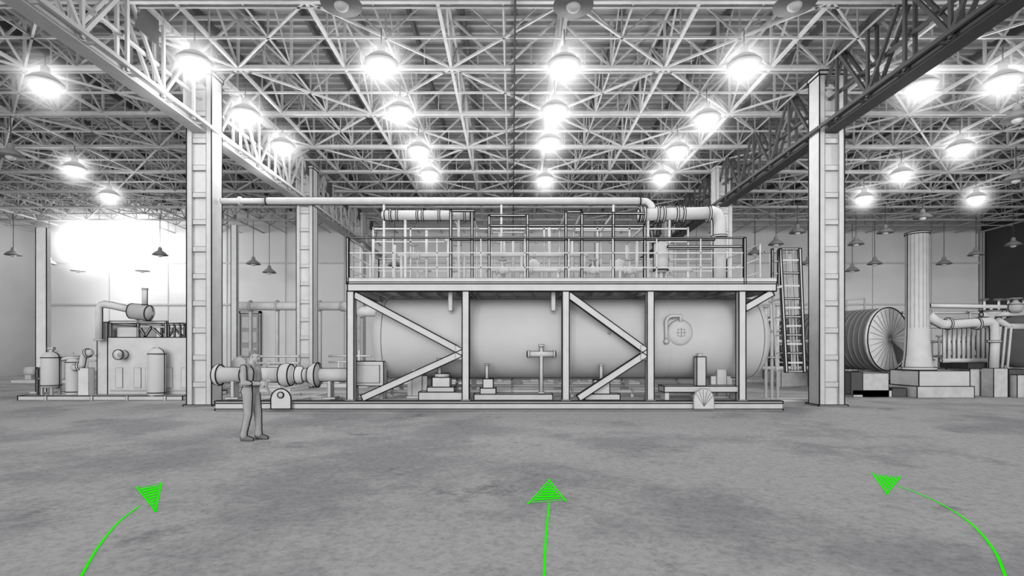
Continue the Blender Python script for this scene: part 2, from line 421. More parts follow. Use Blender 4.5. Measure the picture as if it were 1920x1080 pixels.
def rail(pts,z0,zr,ink,r=.020,step=1.35):
    for a,b in zip(pts,pts[1:]):
        a=V(a);b=V(b)
        for f in (1,.66,.33): 
            z=z0+(zr-z0)*f; mb.beam((a.x,a.y,z),(b.x,b.y,z),r*1.6,r*1.6,STEEL2,ink if f==1 else 0)
        n=max(1,round((b-a).length/step))
        for i in range(n+1):
            p=a.lerp(b,i/n); mb.beam((p.x,p.y,z0),(p.x,p.y,zr),r*1.6,r*1.6,STEEL2,0)
xq=gx(1396,15.5)
rail([(xl+.04,y0,0),(xq,y0,0)],zt+.05,zr,.009)
rail([(xl+.04,y1-.05,0),(xr-.04,y1-.05,0)],zt+.05,zr,.003)
rail([(xl+.04,y0,0),(xl+.04,y1-.05,0)],zt+.05,zr,.005)
rail([(xr-.04,y0+.9,0),(xr-.04,y1-.05,0)],zt+.05,zr,.004)
for u in (652,1396): mb.beam((gx(u,15.5),y0,zt),(gx(u,15.5),y0,zr),.06,.06,STEEL,IK)
for u,vt in ((845,393),(885,397),(917,404),(989,402),(1061,396),(1091,397),(1150,398),(1209,420)):
    x=gx(u,15.6); mb.beam((x,15.62,zt),(x,15.62,gz(vt,15.6)),.06,.06,STEEL2,.012)
    mb.beam((x,17.8,zt),(x,17.8,gz(vt,15.6)),.05,.05,STEEL2,.004)
    mb.beam((x,15.62,gz(vt+3,15.6)),(x,17.8,gz(vt+3,15.6)),.05,.05,STEEL2,.003)
for u0,u1,v in ((845,890,395),(917,985,404),(917,1209,423),(1061,1091,397),(1091,1209,400),(845,1340,449),(1252,1396,462)):
    mb.beam((gx(u0,15.6),15.62,gz(v,15.6)),(gx(u1,15.6),15.62,gz(v,15.6)),.05,.05,STEEL2,.010)
    mb.beam((gx(u0,15.6),17.8,gz(v,15.6)),(gx(u1,15.6),17.8,gz(v,15.6)),.04,.04,STEEL2,.003)
# rear pipe-rack frames
for u in (700,770,940,1020,1120,1180,1290):
    x=gx(u,18.4); mb.beam((x,18.4,zt),(x,18.4,6.0),.05,.05,STEEL2,.003)
for z in (5.95,5.5,4.6): mb.beam((gx(700,18.4),18.4,z),(gx(1290,18.4),18.4,z),.05,.05,STEEL2,.003)
mb.obj('steel_platform')

# ------------------------------------------------------------ pipes on top of the platform
mb=MB(); d=17.0
mb.cyl(at(500,377,d),at(1200,377,d),.115,STEEL,24,ink=.014)
mb.cyl(at(415,377,d),at(500,377,d),.09,STEEL2,20,ink=.004)
mb.flange(at(450,377,d),(1,0,0),.14,STEEL2)
mb.tube([at(1200,377,d),at(1212,378,d),at(1220,384,d-.05),at(1224,394,d-.1),at(1225,402,d-.1)],.11,STEEL,14,ink=.012)
for u in (720,940,1150): mb.beam(at(u,384,d),V((gx(u,d),d,3.73)),.06,.06,STEEL2,0)
mb.obj('long_header_pipe')

mb=MB(); d=16.2
mb.cyl(at(722,404,d),at(890,404,d),.15,STEEL,24,ink=.012)
mb.rev([(0,.03),(.03,.12),(.1,.15),(.12,.15)],at(715,404,d),(1,0,0),STEEL,24,True,.012)
for u in (733,745,783,793,824,872,884): mb.flange(at(u,404,d),(1,0,0),.185 if u in(733,872) else .165,STEEL2,.05,.010)
for u in (760,860): mb.beam(at(u,412,d),V((gx(u,d),d,3.73)),.07,.07,STEEL2,0)
mb.obj('flanged_pipe')

mb=MB(); d=16.2
mb.cyl(at(1197,403,d),at(1328,400,d),.19,STEEL,24,ink=.013)
for u,r in ((1200,.23),(1207,.23),(1232,.25),(1243,.25),(1268,.24),(1280,.24),(1328,.24)): mb.flange(at(u,402,d),(1,0,-.01),r,STEEL2,.06,.010)
mb.tube([at(1325,400,d),at(1335,398,d),at(1343,401,d),at(1348,410,d),at(1349,424,d),at(1349,440,d),at(1349,480,d),V((gx(1349,d),d,3.74))],.19,STEEL,20,ink=.015)
mb.flange(V((gx(1349,d),d,3.80)),(0,0,1),.27,STEEL2,.06,.01)
mb.flange(at(1349,444,d),(0,0,1),.23,STEEL2,.06,.01)
mb.beam(at(1255,412,d),V((gx(1255,d),d,5.0)),.06,.06,STEEL2,0)
mb.beam(at(1215,412,d),V((gx(1215,d),d,3.73)),.06,.06,STEEL2,0)
mb.obj('exhaust_pipe')

mb=MB(); d=15.9; r=.215; c=at(1239,512,d)
h=(512-452)*d/F
mb.rev([(0,.05),(.03,.14),(.08,r),(h-.1,r),(h-.04,.15),(h,.04)],c,(0,0,1),TANK,28,True,.015,(2,))
mb.rev([(-.25,.06),(0,.06)],c,(0,0,1),STEEL,12)
for q in (-1,1): mb.beam(c+V((q*.16,0,.08)),V((c.x+q*.16,c.y,3.73)),.04,.04,STEEL)
mb.tube([at(1250,464,d),at(1290,464,d),at(1338,464,d+.1)],.06,STEEL,12,ink=.010)
mb.obj('expansion_tank')

mb=MB()
def valve(p,r=.13,ink=.004):
    p=V(p)
    mb.rev([(-.2,.07),(-.18,r),(-.15,r),(-.13,.07),(-.06,.12),(0,.14),(.06,.12),(.13,.07),(.15,r),(.18,r),(.2,.07)],p,(1,0,0),STEEL,16,True,ink)
    mb.cyl(p,p+V((0,0,.32)),.03,STEEL,8); mb.flange(p+V((0,0,.32)),(0,0,1),.13,STEEL2,.03,ink)
for z,y,x0,x1 in ((4.25,16.6,-.8,5.6),(4.75,16.8,-3.6,2.4),(4.05,17.6,-4.3,6.9),(5.35,17.4,-2.2,4.2)):
    mb.cyl((x0,y,z),(x1,y,z),.06,STEEL,14,ink=.004)
    x=x0+.5
    while x<x1-.3:
        if random.random()<.5: valve((x,y,z))
        else: mb.flange((x,y,z),(1,0,0),.11,STEEL,.06,.003)
        x+=random.uniform(.8,1.5)
    for f in (0.02,.35,.65,.98):
        xx=x0+(x1-x0)*f; mb.cyl((xx,y,3.73),(xx,y,z),.05,STEEL,12,ink=.004)
for u in (700,740,800,945,1030,1120,1175):
    x=gx(u,17); mb.cyl((x,17,3.73),(x,17,gz(random.uniform(425,470),17)),.045,STEEL,10,ink=.003)
for u in (1000,1160):
    x=gx(u,17.2); mb.rev([(0,.12),(.05,.22),(.75,.22),(.85,.12),(.9,.04)],(x,17.2,3.8),(0,0,1),STEEL,20,True,.004)
    mb.bx(x-.2,x+.2,17.0,17.4,3.73,3.82,STEEL)
for u in (845,1037): mb.bx(gx(u,16)-.06,gx(u,16)+.06,15.9,16.0,gz(583,16),3.5,STEEL2,.005)
mb.obj('deck_process_piping')

# ------------------------------------------------------------ caged ladder
mb=MB(); d=15.9
def Q(u,v,y=0): p=at(u,v,d); p.y+=y; return p
zbase=698
for y in (0,.55):
    mb.beam(Q(1462,467,y),Q(1474,zbase,y),.07,.07,STEEL2,.013 if y==0 else 0); mb.beam(Q(1499,466,y),Q(1508,zbase,y),.07,.07,STEEL2,.013 if y==0 else 0)
for i,v in enumerate((467,488,512,536,560,577,594,611,628,645,662,680,696)):
    f=(v-467)/231; a=1462+12*f; b=1499+9*f
    mb.beam(Q(a,v),Q(b,v),.04,.05,STEEL2,.010 if i%2==0 else 0); mb.beam(Q(a,v,.55),Q(b,v,.55),.03,.03,STEEL2,0)
    if i%2==0:
        mb.beam(Q(a,v),Q(a,v,.55),.03,.03,STEEL2,0); mb.beam(Q(b,v),Q(b,v,.55),.03,.03,STEEL2,0)
for f_ in (.33,.66):
    mb.beam(Q(1462+37*f_,467),Q(1474+34*f_,zbase),.03,.02,STEEL2,.004)
for u in (1448,1460): mb.beam(Q(u,467),Q(u,537),.05,.05,STEEL,.011)
for v in (467,490,513,534): mb.beam(Q(1448,v),Q(1464,v),.04,.04,STEEL,.006)
mb.beam(Q(1448,467,.5),Q(1499,467,.5),.04,.04,STEEL,.008)
mb.beam(V((gx(1450,15.5),15.8,3.55)),Q(1468,536,0),.08,.08,STEEL,.006)
mb.beam(V((gx(1450,15.5),16.3,3.55)),Q(1468,536,.5),.08,.08,STEEL,.006)
mb.obj('caged_ladder')

# ------------------------------------------------------------ burner inlet pipe on left of skid
mb=MB(); d=16.2; a=at(403,703,d); k=d/F
def pr(lst): return [((u-403)*k,h*k) for u,h in lst]
mb.rev(pr([(403,13),(405,18),(410,20),(414,19),(418,14.5),(455,14)]),a,(1,0,0),STEEL,28,True,.014,(1,3,5))
mb.rev(pr([(455,14),(525,14)]),a,(1,0,0),STEEL,28,True,.014)
mb.rev(pr([(525,14),(528,19),(536,22),(546,20),(553,14)]),a,(1,0,0),STEEL,28,True,.014,(1,3))
mb.rev(pr([(553,14),(557,16),(566,16),(570,12),(575,12)]),a,(1,0,0),STEEL2,28,True,.013,(1,3))
mb.rev(pr([(575,10),(580,15),(590,22),(596,23),(600,14)]),a,(1,0,0),STEEL,28,True,.014,(1,3))
mb.rev(pr([(600,12),(664,12)]),a,(1,0,0),STEEL,24,True,.014)
for u in (440,620):
    x=gx(u,d); mb.bx(x-.2,x+.2,d-.2,d+.2,.28,.34,STEEL,.006); mb.bx(x-.05,x+.05,d-.15,d+.15,.34,.82,STEEL,.006)
mb.tube([at(500,716,d),at(500,728,d),at(508,738,d),at(530,740,d)],.04,MID,10)
mb.obj('burner_inlet_pipe')
mb=MB()
mb.bx(gx(664,16.4),gx(725,16.4),16.0,16.45,gz(722,16.4),gz(677,16.4),STEEL2,.012)
mb.bx(gx(672,16.4),gx(718,16.4),15.95,16.0,gz(716,16.4),gz(684,16.4),STEEL,.006)
for u in (668,721):
    for y in (16.05,16.4): mb.bx(gx(u,16.4)-.05,gx(u,16.4)+.05,y-.05,y+.05,.285,gz(722,16.4),STEEL,.005)
mb.obj('control_cabinet')

# ------------------------------------------------------------ small equipment at foot of vessel
mb=MB(); d=15.9
def bb(u0,u1,v0,v1,dp,m=STEEL,ink=.012): mb.bx(gx(u0,d),gx(u1,d),d-dp,d+dp,max(.287,gz(v1,d)),gz(v0,d),m,ink)
bb(788,870,734,750,.28); bb(803,853,725,734,.22); bb(812,845,707,725,.18,STEEL2)
mb.cyl(at(829,707,d),at(829,700,d),.22,STEEL,18,ink=.01); mb.cyl(at(824,707,d),at(824,673,d),.05,STEEL,10,ink=.010)
mb.flange(at(824,673,d),(0,0,1),.09,STEEL,.04,.008); mb.obj('feed_pump')
mb=MB(); bb(890,1035,738,750,.25); bb(901,930,727,738,.2); bb(906,925,710,727,.14,STEEL2)
mb.cyl(at(913,710,d),at(913,683,d),.045,STEEL,10,ink=.010); mb.flange(at(913,683,d),(0,0,1),.07,STEEL,.04,.008); mb.obj('dosing_pump')
mb=MB(); dq=15.6; mb.cyl(at(1015,736,dq),at(1015,648,dq),.05,STEEL,12,ink=.011)
mb.cyl(at(988,664,dq),at(1042,664,dq),.08,STEEL,16,ink=.011); mb.flange(at(991,664,dq),(1,0,0),.11,STEEL2,.05,.008); mb.flange(at(1039,664,dq),(1,0,0),.11,STEEL2,.05,.008)
mb.flange(at(1015,648,dq),(0,0,1),.08,STEEL2,.06,.008); mb.flange(at(1015,736,dq),(0,0,1),.10,STEEL2,.04,.006); mb.obj('gate_valve_stand')
mb=MB(); bb(1095,1160,738,750,.2); bb(1112,1142,712,738,.12,STEEL2); mb.cyl(at(1127,712,d),at(1127,684,d),.05,STEEL,10,ink=.011); mb.flange(at(1127,684,d),(0,0,1),.075,STEEL,.05,.006); mb.obj('sampling_valve')
mb=MB(); bb(1240,1385,723,734,.3); bb(1304,1321,669,723,.12)
mb.cyl(at(1312,669,d),at(1312,663,d),.07,STEEL,12,ink=.006)
for u in (1246,1312,1379): bb(u-4,u+4,734,750,.25,STEEL2,.006)
mb.obj('instrument_table')
mb=MB()
for y,z in ((18.2,.55),(18.5,.8),(16.9,.45)):
    mb.cyl((-4.2,y,z),(7.2,y,z),.05,STEEL,10,ink=.004)
    x=-3.8
    while x<7: mb.flange((x,y,z),(1,0,0),.1,MID,.05,.003); mb.bx(x-.04,x+.04,y-.04,y+.04,.285,z,STEEL2); x+=.95
mb.obj('drain_piping')

# ------------------------------------------------------------ generator set on left
d=19.0
def A(u,v,y=0): p=at(u,v,d); p.y+=y; return p
mb=MB()
mb.bx(gx(48,d),gx(352,d),d-.3,d+2.6,0,.16,STEEL,.015)
for u in (100,185,250,320): mb.bx(gx(u,d)-.04,gx(u,d)+.04,d-.33,d-.3,0,.16,STEEL,.006)
zf=.16
mb.bx(gx(190,d),gx(346,d),d+.3,d+1.9,zf,gz(632,d),STEEL,.015)
mb.bx(gx(170,d),gx(190,d),d+.3,d+1.9,zf,gz(603,d),STEEL,.013)
for u in (205,240,262,300,330):
    mb.bx(gx(u,d)+.02,gx(u+14,d),d+.27,d+.3,gz(728,d),gz(690,d),STEEL,.004)
mb.bx(gx(196,d),gx(340,d),d+.26,d+.3,gz(735,d),gz(732,d),MID)
for y in (.4,1.7):
    mb.beam(A(190,603,y),A(300,603,y),.08,.08,STEEL,.012)
    for u in (192,245,298): mb.beam(A(u,603,y),A(u,632,y),.06,.06,STEEL,.010)
    mb.beam(A(247,612,y),A(258,630,y),.05,.05,STEEL,.010); mb.beam(A(258,630,y),A(270,612,y),.05,.05,STEEL,.010)
    mb.beam(A(270,612,y),A(290,630,y),.05,.05,STEEL,.010)
    mb.beam(A(245,612,y),A(300,612,y),.05,.05,STEEL,.008)
    mb.beam(A(300,607,y),A(334,607,y),.05,.05,STEEL,.010)
    for u in (303,314,325,333): mb.beam(A(u,607,y),A(u,632,y),.04,.04,STEEL,.010)
for u in (192,245,298,333): mb.beam(A(u,605,.4),A(u,605,1.7),.05,.05,STEEL,.006)
mb.bx(gx(196,d),gx(240,d),d+.6,d+1.5,gz(632,d),gz(612,d),STEEL,.006)
path=[A(182,637,.1),A(182,585,.1)]+[A(182,577,.1),A(185,572,.1),A(191,570,.1)]+[A(205,572,.1),A(240,580,.1)]
mb.tube(path,.115,STEEL,16,ink=.013)
mb.flange(A(182,637,.1),(0,0,1),.16,STEEL2,.05,.008)
mb.rev([(0,.1),(.05,.2),(.12,.27),(.75,.27),(.83,.2),(.88,.08)],A(237,582,.1),(1,0,-.12),MID,24,True,.014,(2,3))
mb.cyl(A(268,571,.1),A(268,541,.1),.09,STEEL,16,ink=.012); mb.flange(A(268,541,.1),(0,0,1),.105,STEEL2,.04,.006)
for u in (248,275): mb.beam(A(u,594,.1),A(u,603,.4),.05,.05,STEEL)
mb.cyl(A(222,665,.3),A(222,665,.0),.15,STEEL,20,ink=.012); mb.flange(A(222,665,.0),(0,1,0),.18,STEEL2,.05,.010); mb.cyl(A(226,665,-.02),A(226,665,-.06),.08,MID,16)
mb.obj('generator_set')
def vtank(u0,u1,v0,v1,y,name,legs=False):
    global mb
    mb=MB(); r=(u1-u0)/2*d/F; c=A((u0+u1)/2,v1,y); zb_=.16; h=gz(v0,d)-zb_
    l0=.25 if legs else 0
    mb.rev([(l0,r*.6 if legs else r),(l0+.05,r*.95),(l0+.1,r),(h-.22,r),(h-.1,r*.82),(h-.03,r*.45),(h,r*.2)],(c.x,c.y,zb_),(0,0,1),TANK,28,True,.015,(2,3))
    if legs:
        for a in range(4):
            xx=c.x+r*.8*math.cos(a*math.pi/2+.78); yy=c.y+r*.8*math.sin(a*math.pi/2+.78); mb.bx(xx-.03,xx+.03,yy-.03,yy+.03,zb_,zb_+.45,STEEL,.006)
        mb.cyl((c.x,c.y,zb_+h-.02),(c.x,c.y,zb_+h+.08),.06,STEEL,12,ink=.010); mb.flange((c.x,c.y,zb_+h+.1),(1,0,0),.05,STEEL,.22,.008)
    mb.obj(name)
vtank(76,107,659,742,.1,'air_receiver_tank',True); vtank(109,138,668,745,.4,'filter_tank'); vtank(281,310,652,748,-.05,'oil_tank')
mb=MB()
mb.tube([A(132,690,.1),A(143,688,.1),A(150,684,.1),A(152,672,.1),A(155,664,.1),A(168,660,.1)],.11,STEEL,14,ink=.011)
mb.flange(A(146,687,.1),(1,0,.2),.17,STEEL2,.07,.009); mb.flange(A(160,662,.1),(1,0,.2),.16,STEEL2,.07,.009)
mb.bx(gx(146,d),gx(166,d),d,d+.28,.16,gz(690,d),STEEL2,.006)
mb.tube([A(107,674,.2),A(120,671,.2),A(136,671,.3)],.06,STEEL,10,ink=.009)
mb.obj('air_intake_pipe')
mb=MB()
for u in (66,72): mb.beam(A(u,690,.1),V((gx(u,d),d+.1,.16)),.04,.04,STEEL,.009)
mb.beam(A(64,690,.1),A(76,690,.1),.04,.04,STEEL,.009); mb.beam(A(64,710,.1),A(76,710,.1),.04,.04,STEEL,.008); mb.obj('pipe_bracket')

# ------------------------------------------------------------ right hand equipment
d=20.5
mb=MB(); c=at(1720,693,d); k=d/F
H=(693-437)*k
mb.rev([(0,.50),(.2,.48),(.6,.43),(1.2,.395),(1.6,.385),(H-.06,.375),(H-.06,.40),(H,.40),(H,.33),(H-.25,.33)],c,(0,0,1),STEEL,40,True,.015,(6,7))
for a in range(0,360,20):
    q=V((math.cos(math.radians(a)),math.sin(math.radians(a)),0)); mb.line(c+q*.387+V((0,0,1.6)),c+q*.377+V((0,0,H-.08)),.005)
mb.flange(c+V((0,0,.05)),(0,0,1),.60,STEEL,.1,.010)
mb.obj('exhaust_stack')
mb=MB()
mb.bx(gx(1695,d),gx(1787,d),d-.75,d+.75,gz(722,d),gz(694,d),STEEL,.014)
mb.bx(gx(1690,d),gx(1793,d),d-.8,d+.8,0,gz(722,d),CONC,.012)
mb.obj('concrete_plinth')
mb=MB(); d=22.0; c=at(1666,636,d); r=1.27
ax=V((.38,-.925,0)).normalized()
RIBBED=mat('ribbed_tank_dark_grey',.085)
RIBL=mat('ribbed_tank_line_grey',.17)
mb.cyl(c-ax*6.0,c-ax*.1,r,RIBBED,48)
t=-5.9
while t<-.15: mb.rev([(t-.02,r+.0),(t,r+.03),(t+.02,r+.0)],c,ax,RIBL,48); t+=.22
mb.rev([(-.12,r+.04),(0,r+.04),(.02,r-.02),(.05,r*.5),(.06,.02)],c,ax,STEEL2,48,True)
sx=V((0,0,1)); sy=ax.cross(sx).normalized()
if sy.x<0: sy=-sy
seg=48
def dp(a,rr,o=.02): return c+ax*o+(sx*math.sin(math.radians(a))+sy*math.cos(math.radians(a)))*rr
for q in range(seg): mb.line(dp(q*7.5,r+.04),dp(q*7.5+7.5,r+.04),.016)
for q in range(28): mb.line(dp(q*360/28,.05,.075),dp(q*360/28,r-.03,.04),.006)
for a0,a1,mm in ((-62,-30,DARK),(-30,-8,MID),(28,44,STEEL)):  # shading on the end disc, painted as flat grey wedges
    n=8; pts=[dp((a0+a1)/2,.1,.085)]+[dp(a0+(a1-a0)*i/n,r*.93,.055) for i in range(n+1)]
    mb.add(pts,[tuple(range(len(pts)))],mm)
for t in (-4.6,-.8):
    p=c+ax*t
    mb.beam((p.x-.9*sy.x,p.y-.9*sy.y,.45),(p.x+.9*sy.x,p.y+.9*sy.y,.45),.3,.9,CONC,.01)
for t in (-5,-4.2,-3.4,-2.6,-1.8,-1.0): mb.beam(c+ax*t+V((0,0,r)),c+ax*t+V((0,0,r+.5)),.04,.04,STEEL,.004)
mb.beam(c-ax*5+V((0,0,r+.5)),c-ax*1+V((0,0,r+.5)),.04,.04,STEEL,.004); mb.beam(c-ax*5+V((0,0,r+.25)),c-ax*1+V((0,0,r+.25)),.03,.03,STEEL,.004)
for t in (-2.2,-3.0): 
    p=c+ax*t+V((0,0,r)); mb.cyl(p,p+V((0,0,.8)),.06,STEEL,10,ink=.005); mb.flange(p+V((0,0,.8)),(0,0,1),.14,STEEL2,.05,.005)
mb.obj('horizontal_storage_tank')
mb=MB(); d=20.4
for u0,u1,v0,v1,m in ((1586,1608,697,729,DARK),(1608,1656,699,733,CONC),(1590,1662,731,742,STEEL),(1662,1689,727,742,DARK)):
    mb.bx(gx(u0,d),gx(u1,d),d-.3,d+.4,0 if v1>735 else max(0,gz(v1,d)-.2),gz(v0,d),m,.010)
mb.obj('concrete_support_block')
mb=MB(); d=20.3
mb.cyl(at(1742,573,d),at(1925,576,d),.075,STEEL,14,ink=.014)
mb.tube([at(1742,592,d),at(1752,600,d),at(1766,608,d),at(1790,608,d),at(1840,604,d),at(1856,603,d),at(1862,607,d),at(1864,618,d),at(1864,650,d),at(1862,690,d)],.17,STEEL,18,ink=.015)
for u in (1778,1832): mb.flange(at(u,607,d),(1,0,0),.23,STEEL2,.07,.01)
mb.flange(at(1863,640,d),(0,0,1),.24,STEEL2,.07,.01)
mb.rev([(0,.1),(.1,.12),(.22,.3),(.28,.32),(.32,.32)],at(1858,598,d),(0,0,1),STEEL,20,True,.012,(3,4))
mb.cyl(at(1858,583,d),at(1858,572,d),.05,STEEL,10)
mb.cyl(at(1840,590,d),at(1925,588,d),.09,STEEL,12,ink=.012)
for u in (1845,1872,1890,1905,1918): 
    mb.cyl(at(u,590,d),at(u,562,d),.05,STEEL,10,ink=.010); mb.flange(at(u,562,d),(0,0,1),.14,DARK,.05,.008)
mb.rev([(0,.16),(.1,.25),(.3,.25),(.42,.1),(.5,.1),(.5,.22),(.54,.22)],at(1903,586,d-.1),(0,0,1),MID,18,True,.011,(2,5))
mb.tube([at(1870,600,d+.3),at(1890,612,d+.3),at(1925,612,d+.3)],.12,STEEL,14,ink=.012)
for u in (1876,1886,1896): mb.cyl(at(u,612,d+.2),V((gx(u,d),d+.2,.75)),.045,STEEL,10,ink=.008)
mb.bx(gx(1850,d),gx(1876,d),d-.3,d+.3,.0,gz(690,d),CONC,.01)
mb.obj('pipe_manifold')
mb=MB(); d=21.3
u=1770
while u<1852:
    mb.cyl(at(u,612,d),at(u,678,d),.06,STEEL2,10,ink=.009); u+=9
mb.cyl(at(1764,612,d),at(1856,612,d),.09,STEEL,12,ink=.010); mb.cyl(at(1764,676,d),at(1856,676,d),.09,STEEL,12,ink=.010)
mb.bx(gx(1782,d),gx(1848,d),d-.8,d+.5,gz(690,d),gz(680,d),DK2,.010)
mb.bx(gx(1790,d),gx(1846,d),d-.7,d+.4,0,gz(690,d),CONC,.012)
mb.bx(gx(1808,d),gx(1822,d),d-.75,d-.7,gz(740,d),gz(696,d),STEEL2,.01)
mb.bx(gx(1830,d),gx(1845,d),d-.75,d-.7,gz(735,d),gz(705,d),DARK,.01)
mb.obj('tubular_heat_exchanger')
mb=MB(); d=21.5; c=at(1915,640,d); r=1.0
mb.cyl(c,c+V((1.8,2.8,0)),r,MID,40,ink=0); mb.rev([(0,r+.04),(.08,r+.04),(.18,r*.8),(.25,r*.4),(.27,.02)],c,(-.54,-.84,0),DARK,40,True,0)
for q in range(40):
    a=2*math.pi*q/40;b=2*math.pi*(q+1)/40; s1=V((.84,-.54,0)); mb.line(c+(s1*math.cos(a)+V((0,0,1))*math.sin(a))*(r+.05),c+(s1*math.cos(b)+V((0,0,1))*math.sin(b))*(r+.05),.012)
mb.bx(c.x-.5,c.x+1.9,c.y+.3,c.y+2.4,0,gz(684,d)+.2,CONC,.01)
mb.obj('horizontal_storage_tank')
mb=MB(); d=20.3
mb.bx(gx(1882,d),gx(1925,d),d-.2,d+.4,0,gz(692,d),DARK,.010); mb.bx(gx(1884,d),gx(1905,d),d-.5,d-.2,0,gz(702,d),CONC,.010)
mb.obj('concrete_support_block')
# dense pipe rack behind the right-hand tank and stack
mb=MB(); d=25.5; random.seed(21)
xa_,xb_=gx(1700,d),gx(1915,d)
mb.bx(xa_,xb_,d-.2,d+1.6,0,.3,DARK,.008)
for z in (.9,1.5,2.2,2.9,3.6):
    mb.cyl((xa_,d+.3,z),(xb_,d+.3,z),.05,STEEL,10,ink=.009)
x=xa_+.1
while x<xb_:
    h=random.uniform(2.2,4.0); mb.cyl((x,d+.1,.3),(x,d+.1,h),random.choice((.04,.06,.09)),random.choice((STEEL,STEEL2,MID)),10,ink=.009)
    mb.flange((x,d+.1,h*.6),(0,0,1),.13,MID,.06,.006); mb.flange((x,d+.1,h),(0,0,1),.12,STEEL,.06,.006)
    x+=random.uniform(.25,.5)
mb.obj('pipe_rack')
mb=MB(); d=18.6
for u,vt in ((1436,575),(1447,565),(1458,572),(1522,600),(1532,590)):
    mb.cyl(V((gx(u,d),d,.06)),at(u,vt,d),.055,STEEL2,12,ink=.006); mb.flange(at(u,vt,d),(0,0,1),.1,STEEL2,.05,.005)
    for v in (620,670): mb.flange(at(u,v,d),(0,0,1),.1,STEEL2,.06,.005)
mb.cyl(at(1430,600,d),at(1464,600,d),.05,STEEL2,12,ink=.005); mb.cyl(at(1430,640,d),at(1540,640,d),.05,STEEL2,12,ink=.005); mb.cyl(at(1428,690,d),at(1545,690,d),.06,STEEL2,12,ink=.005)
mb.bx(gx(1425,d),gx(1545,d),d-.4,d+.5,0,.08,STEEL2,.006)
mb.obj('riser_piping')

# ------------------------------------------------------------ background machines and pipes
mb=MB(); d=28.5
mb.cyl(at(450,574,d),at(640,574,d),.22,STEEL2,20,ink=.008)
mb.tube([at(640,574,d),at(652,575,d),at(658,582,d),at(660,595,d),V((gx(660,d),d,.06))],.28,STEEL2,18,ink=.006)
mb.tube([at(672,590,d),at(680,584,d),at(705,584,d)],.28,STEEL2,16)
for u in (470,520,600): mb.flange(at(u,574,d),(1,0,0),.3,STEEL2,.08,.006); mb.bx(gx(u,d)-.07,gx(u,d)+.07,d-.07,d+.07,0,gz(582,d),STEEL2,.005)
mb.bx(gx(650,d)-.1,gx(672,d)+.1,d-.5,d+.5,0,.1,STEEL)
mb.obj('overhead_duct')
def bgunit(u0,u1,d,seed):
    global mb
    random.seed(seed); mb=MB(); x0,x1=gx(u0,d),gx(u1,d); mb.bx(x0,x1,d,d+2,0,.18,STEEL2,.006)
    x=x0+.3
    while x<x1-.6:
        t=random.random(); w=random.uniform(.4,.8)
        if t<.35:
            h=random.uniform(.7,1.5); mb.rev([(0,w*.35),(.1,w*.4),(h-.2,w*.4),(h-.05,w*.25),(h,.05)],(x+w/2,d+.6,.18),(0,0,1),STEEL2,18,True,.006)
        elif t<.7:
            z=random.uniform(.6,.9); mb.rev([(0,.1),(.06,.25),(w-.06,.25),(w,.1)],(x,d+.6,z),(1,0,0),STEEL2,18,True,.006); mb.bx(x+.1,x+w-.1,d+.4,d+.8,.18,z-.2,STEEL,.004)
        else:
            h=random.uniform(.5,1.1); mb.bx(x,x+w,d+.3,d+1.1,.18,.18+h,STEEL2,.006); mb.bx(x+.08,x+w-.08,d+.27,d+.3,.3,h,STEEL,.004)
        mb.cyl((x+w/2,d+1.4,.18),(x+w/2,d+1.4,random.uniform(1.2,2.2)),.05,STEEL2,10,ink=.005)
        x+=w+random.uniform(.1,.35)
    for z in (1.2,1.5): mb.cyl((x0+.2,d+1.4,z),(x1-.2,d+1.4,z),.05,STEEL2,10,ink=.004)
    mb.obj('pump_skid')
bgunit(405,545,22.5,1); bgunit(590,690,25.5,2); bgunit(190,345,27,3); bgunit(20,150,29,9)
bgunit(740,960,27,4); bgunit(980,1200,27,5); bgunit(1400,1500,30,6); bgunit(1590,1760,33,7)

# ------------------------------------------------------------ painted floor arrows
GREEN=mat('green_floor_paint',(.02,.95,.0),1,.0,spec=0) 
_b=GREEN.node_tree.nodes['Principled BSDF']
_b.inputs['Emission Color'].default_value=(.0,1,.0,1); _b.inputs['Emission Strength'].default_value=.15  # slight glow put into the paint to keep the green saturated
def gnd(u,v): 
    d=EYE*F/(v-660); return V(((u-960)*d/F,d,.004))
def arrow(line,tri):
    mb=MB(); pts=[]
    P_=[gnd(*p) for p in line]
    Q_=[P_[0]+(P_[0]-P_[1])]+P_+[P_[-1]+(P_[-1]-P_[-2])]
    for i in range(1,len(Q_)-2):
        for k in range(10):
            t=k/10; a,b,c_,e=Q_[i-1:i+3]
            pts.append(.5*((2*b)+(c_-a)*t+(2*a-5*b+4*c_-e)*t*t+(-a+3*b-3*c_+e)*t**3))
    pts.append(P_[-1])
    def strip(pts,w):
        vs=[]
        for i,p in enumerate(pts):
            t=(pts[min(i+1,len(pts)-1)]-pts[max(i-1,0)]).normalized(); n=V((-t.y,t.x,0))*w/2
            vs+=[V((p.x,p.y,.004))+n,V((p.x,p.y,.004))-n]
        mb.add(vs,[(2*i,2*i+1,2*i+3,2*i+2) for i in range(len(pts)-1)],GREEN)
    strip(pts,.020)
    T=[gnd(*p) for p in tri]
    for i in range(3):
        e=(T[(i+1)%3]-T[i])*.06; strip([T[i]-e,T[(i+1)%3]+e],.022)
    cc=(T[0]+T[1]+T[2])/3
    S=[cc+(t-cc)*.8 for t in T]
    for i in range(7):
        f=(i+.3)/7; g=(i+1.0)/7
        a=S[0].lerp(S[1],f); b=S[0].lerp(S[2],min(1,f+.06)); c_=S[0].lerp(S[2],min(1,g+.06)); e=S[0].lerp(S[1],g)
        mb.add([a+V((0,0,.001)),b+V((0,0,.001)),c_+V((0,0,.001)),e+V((0,0,.001))],[(0,1,2,3)],GREEN)
    mb.obj('floor_arrow_marking')
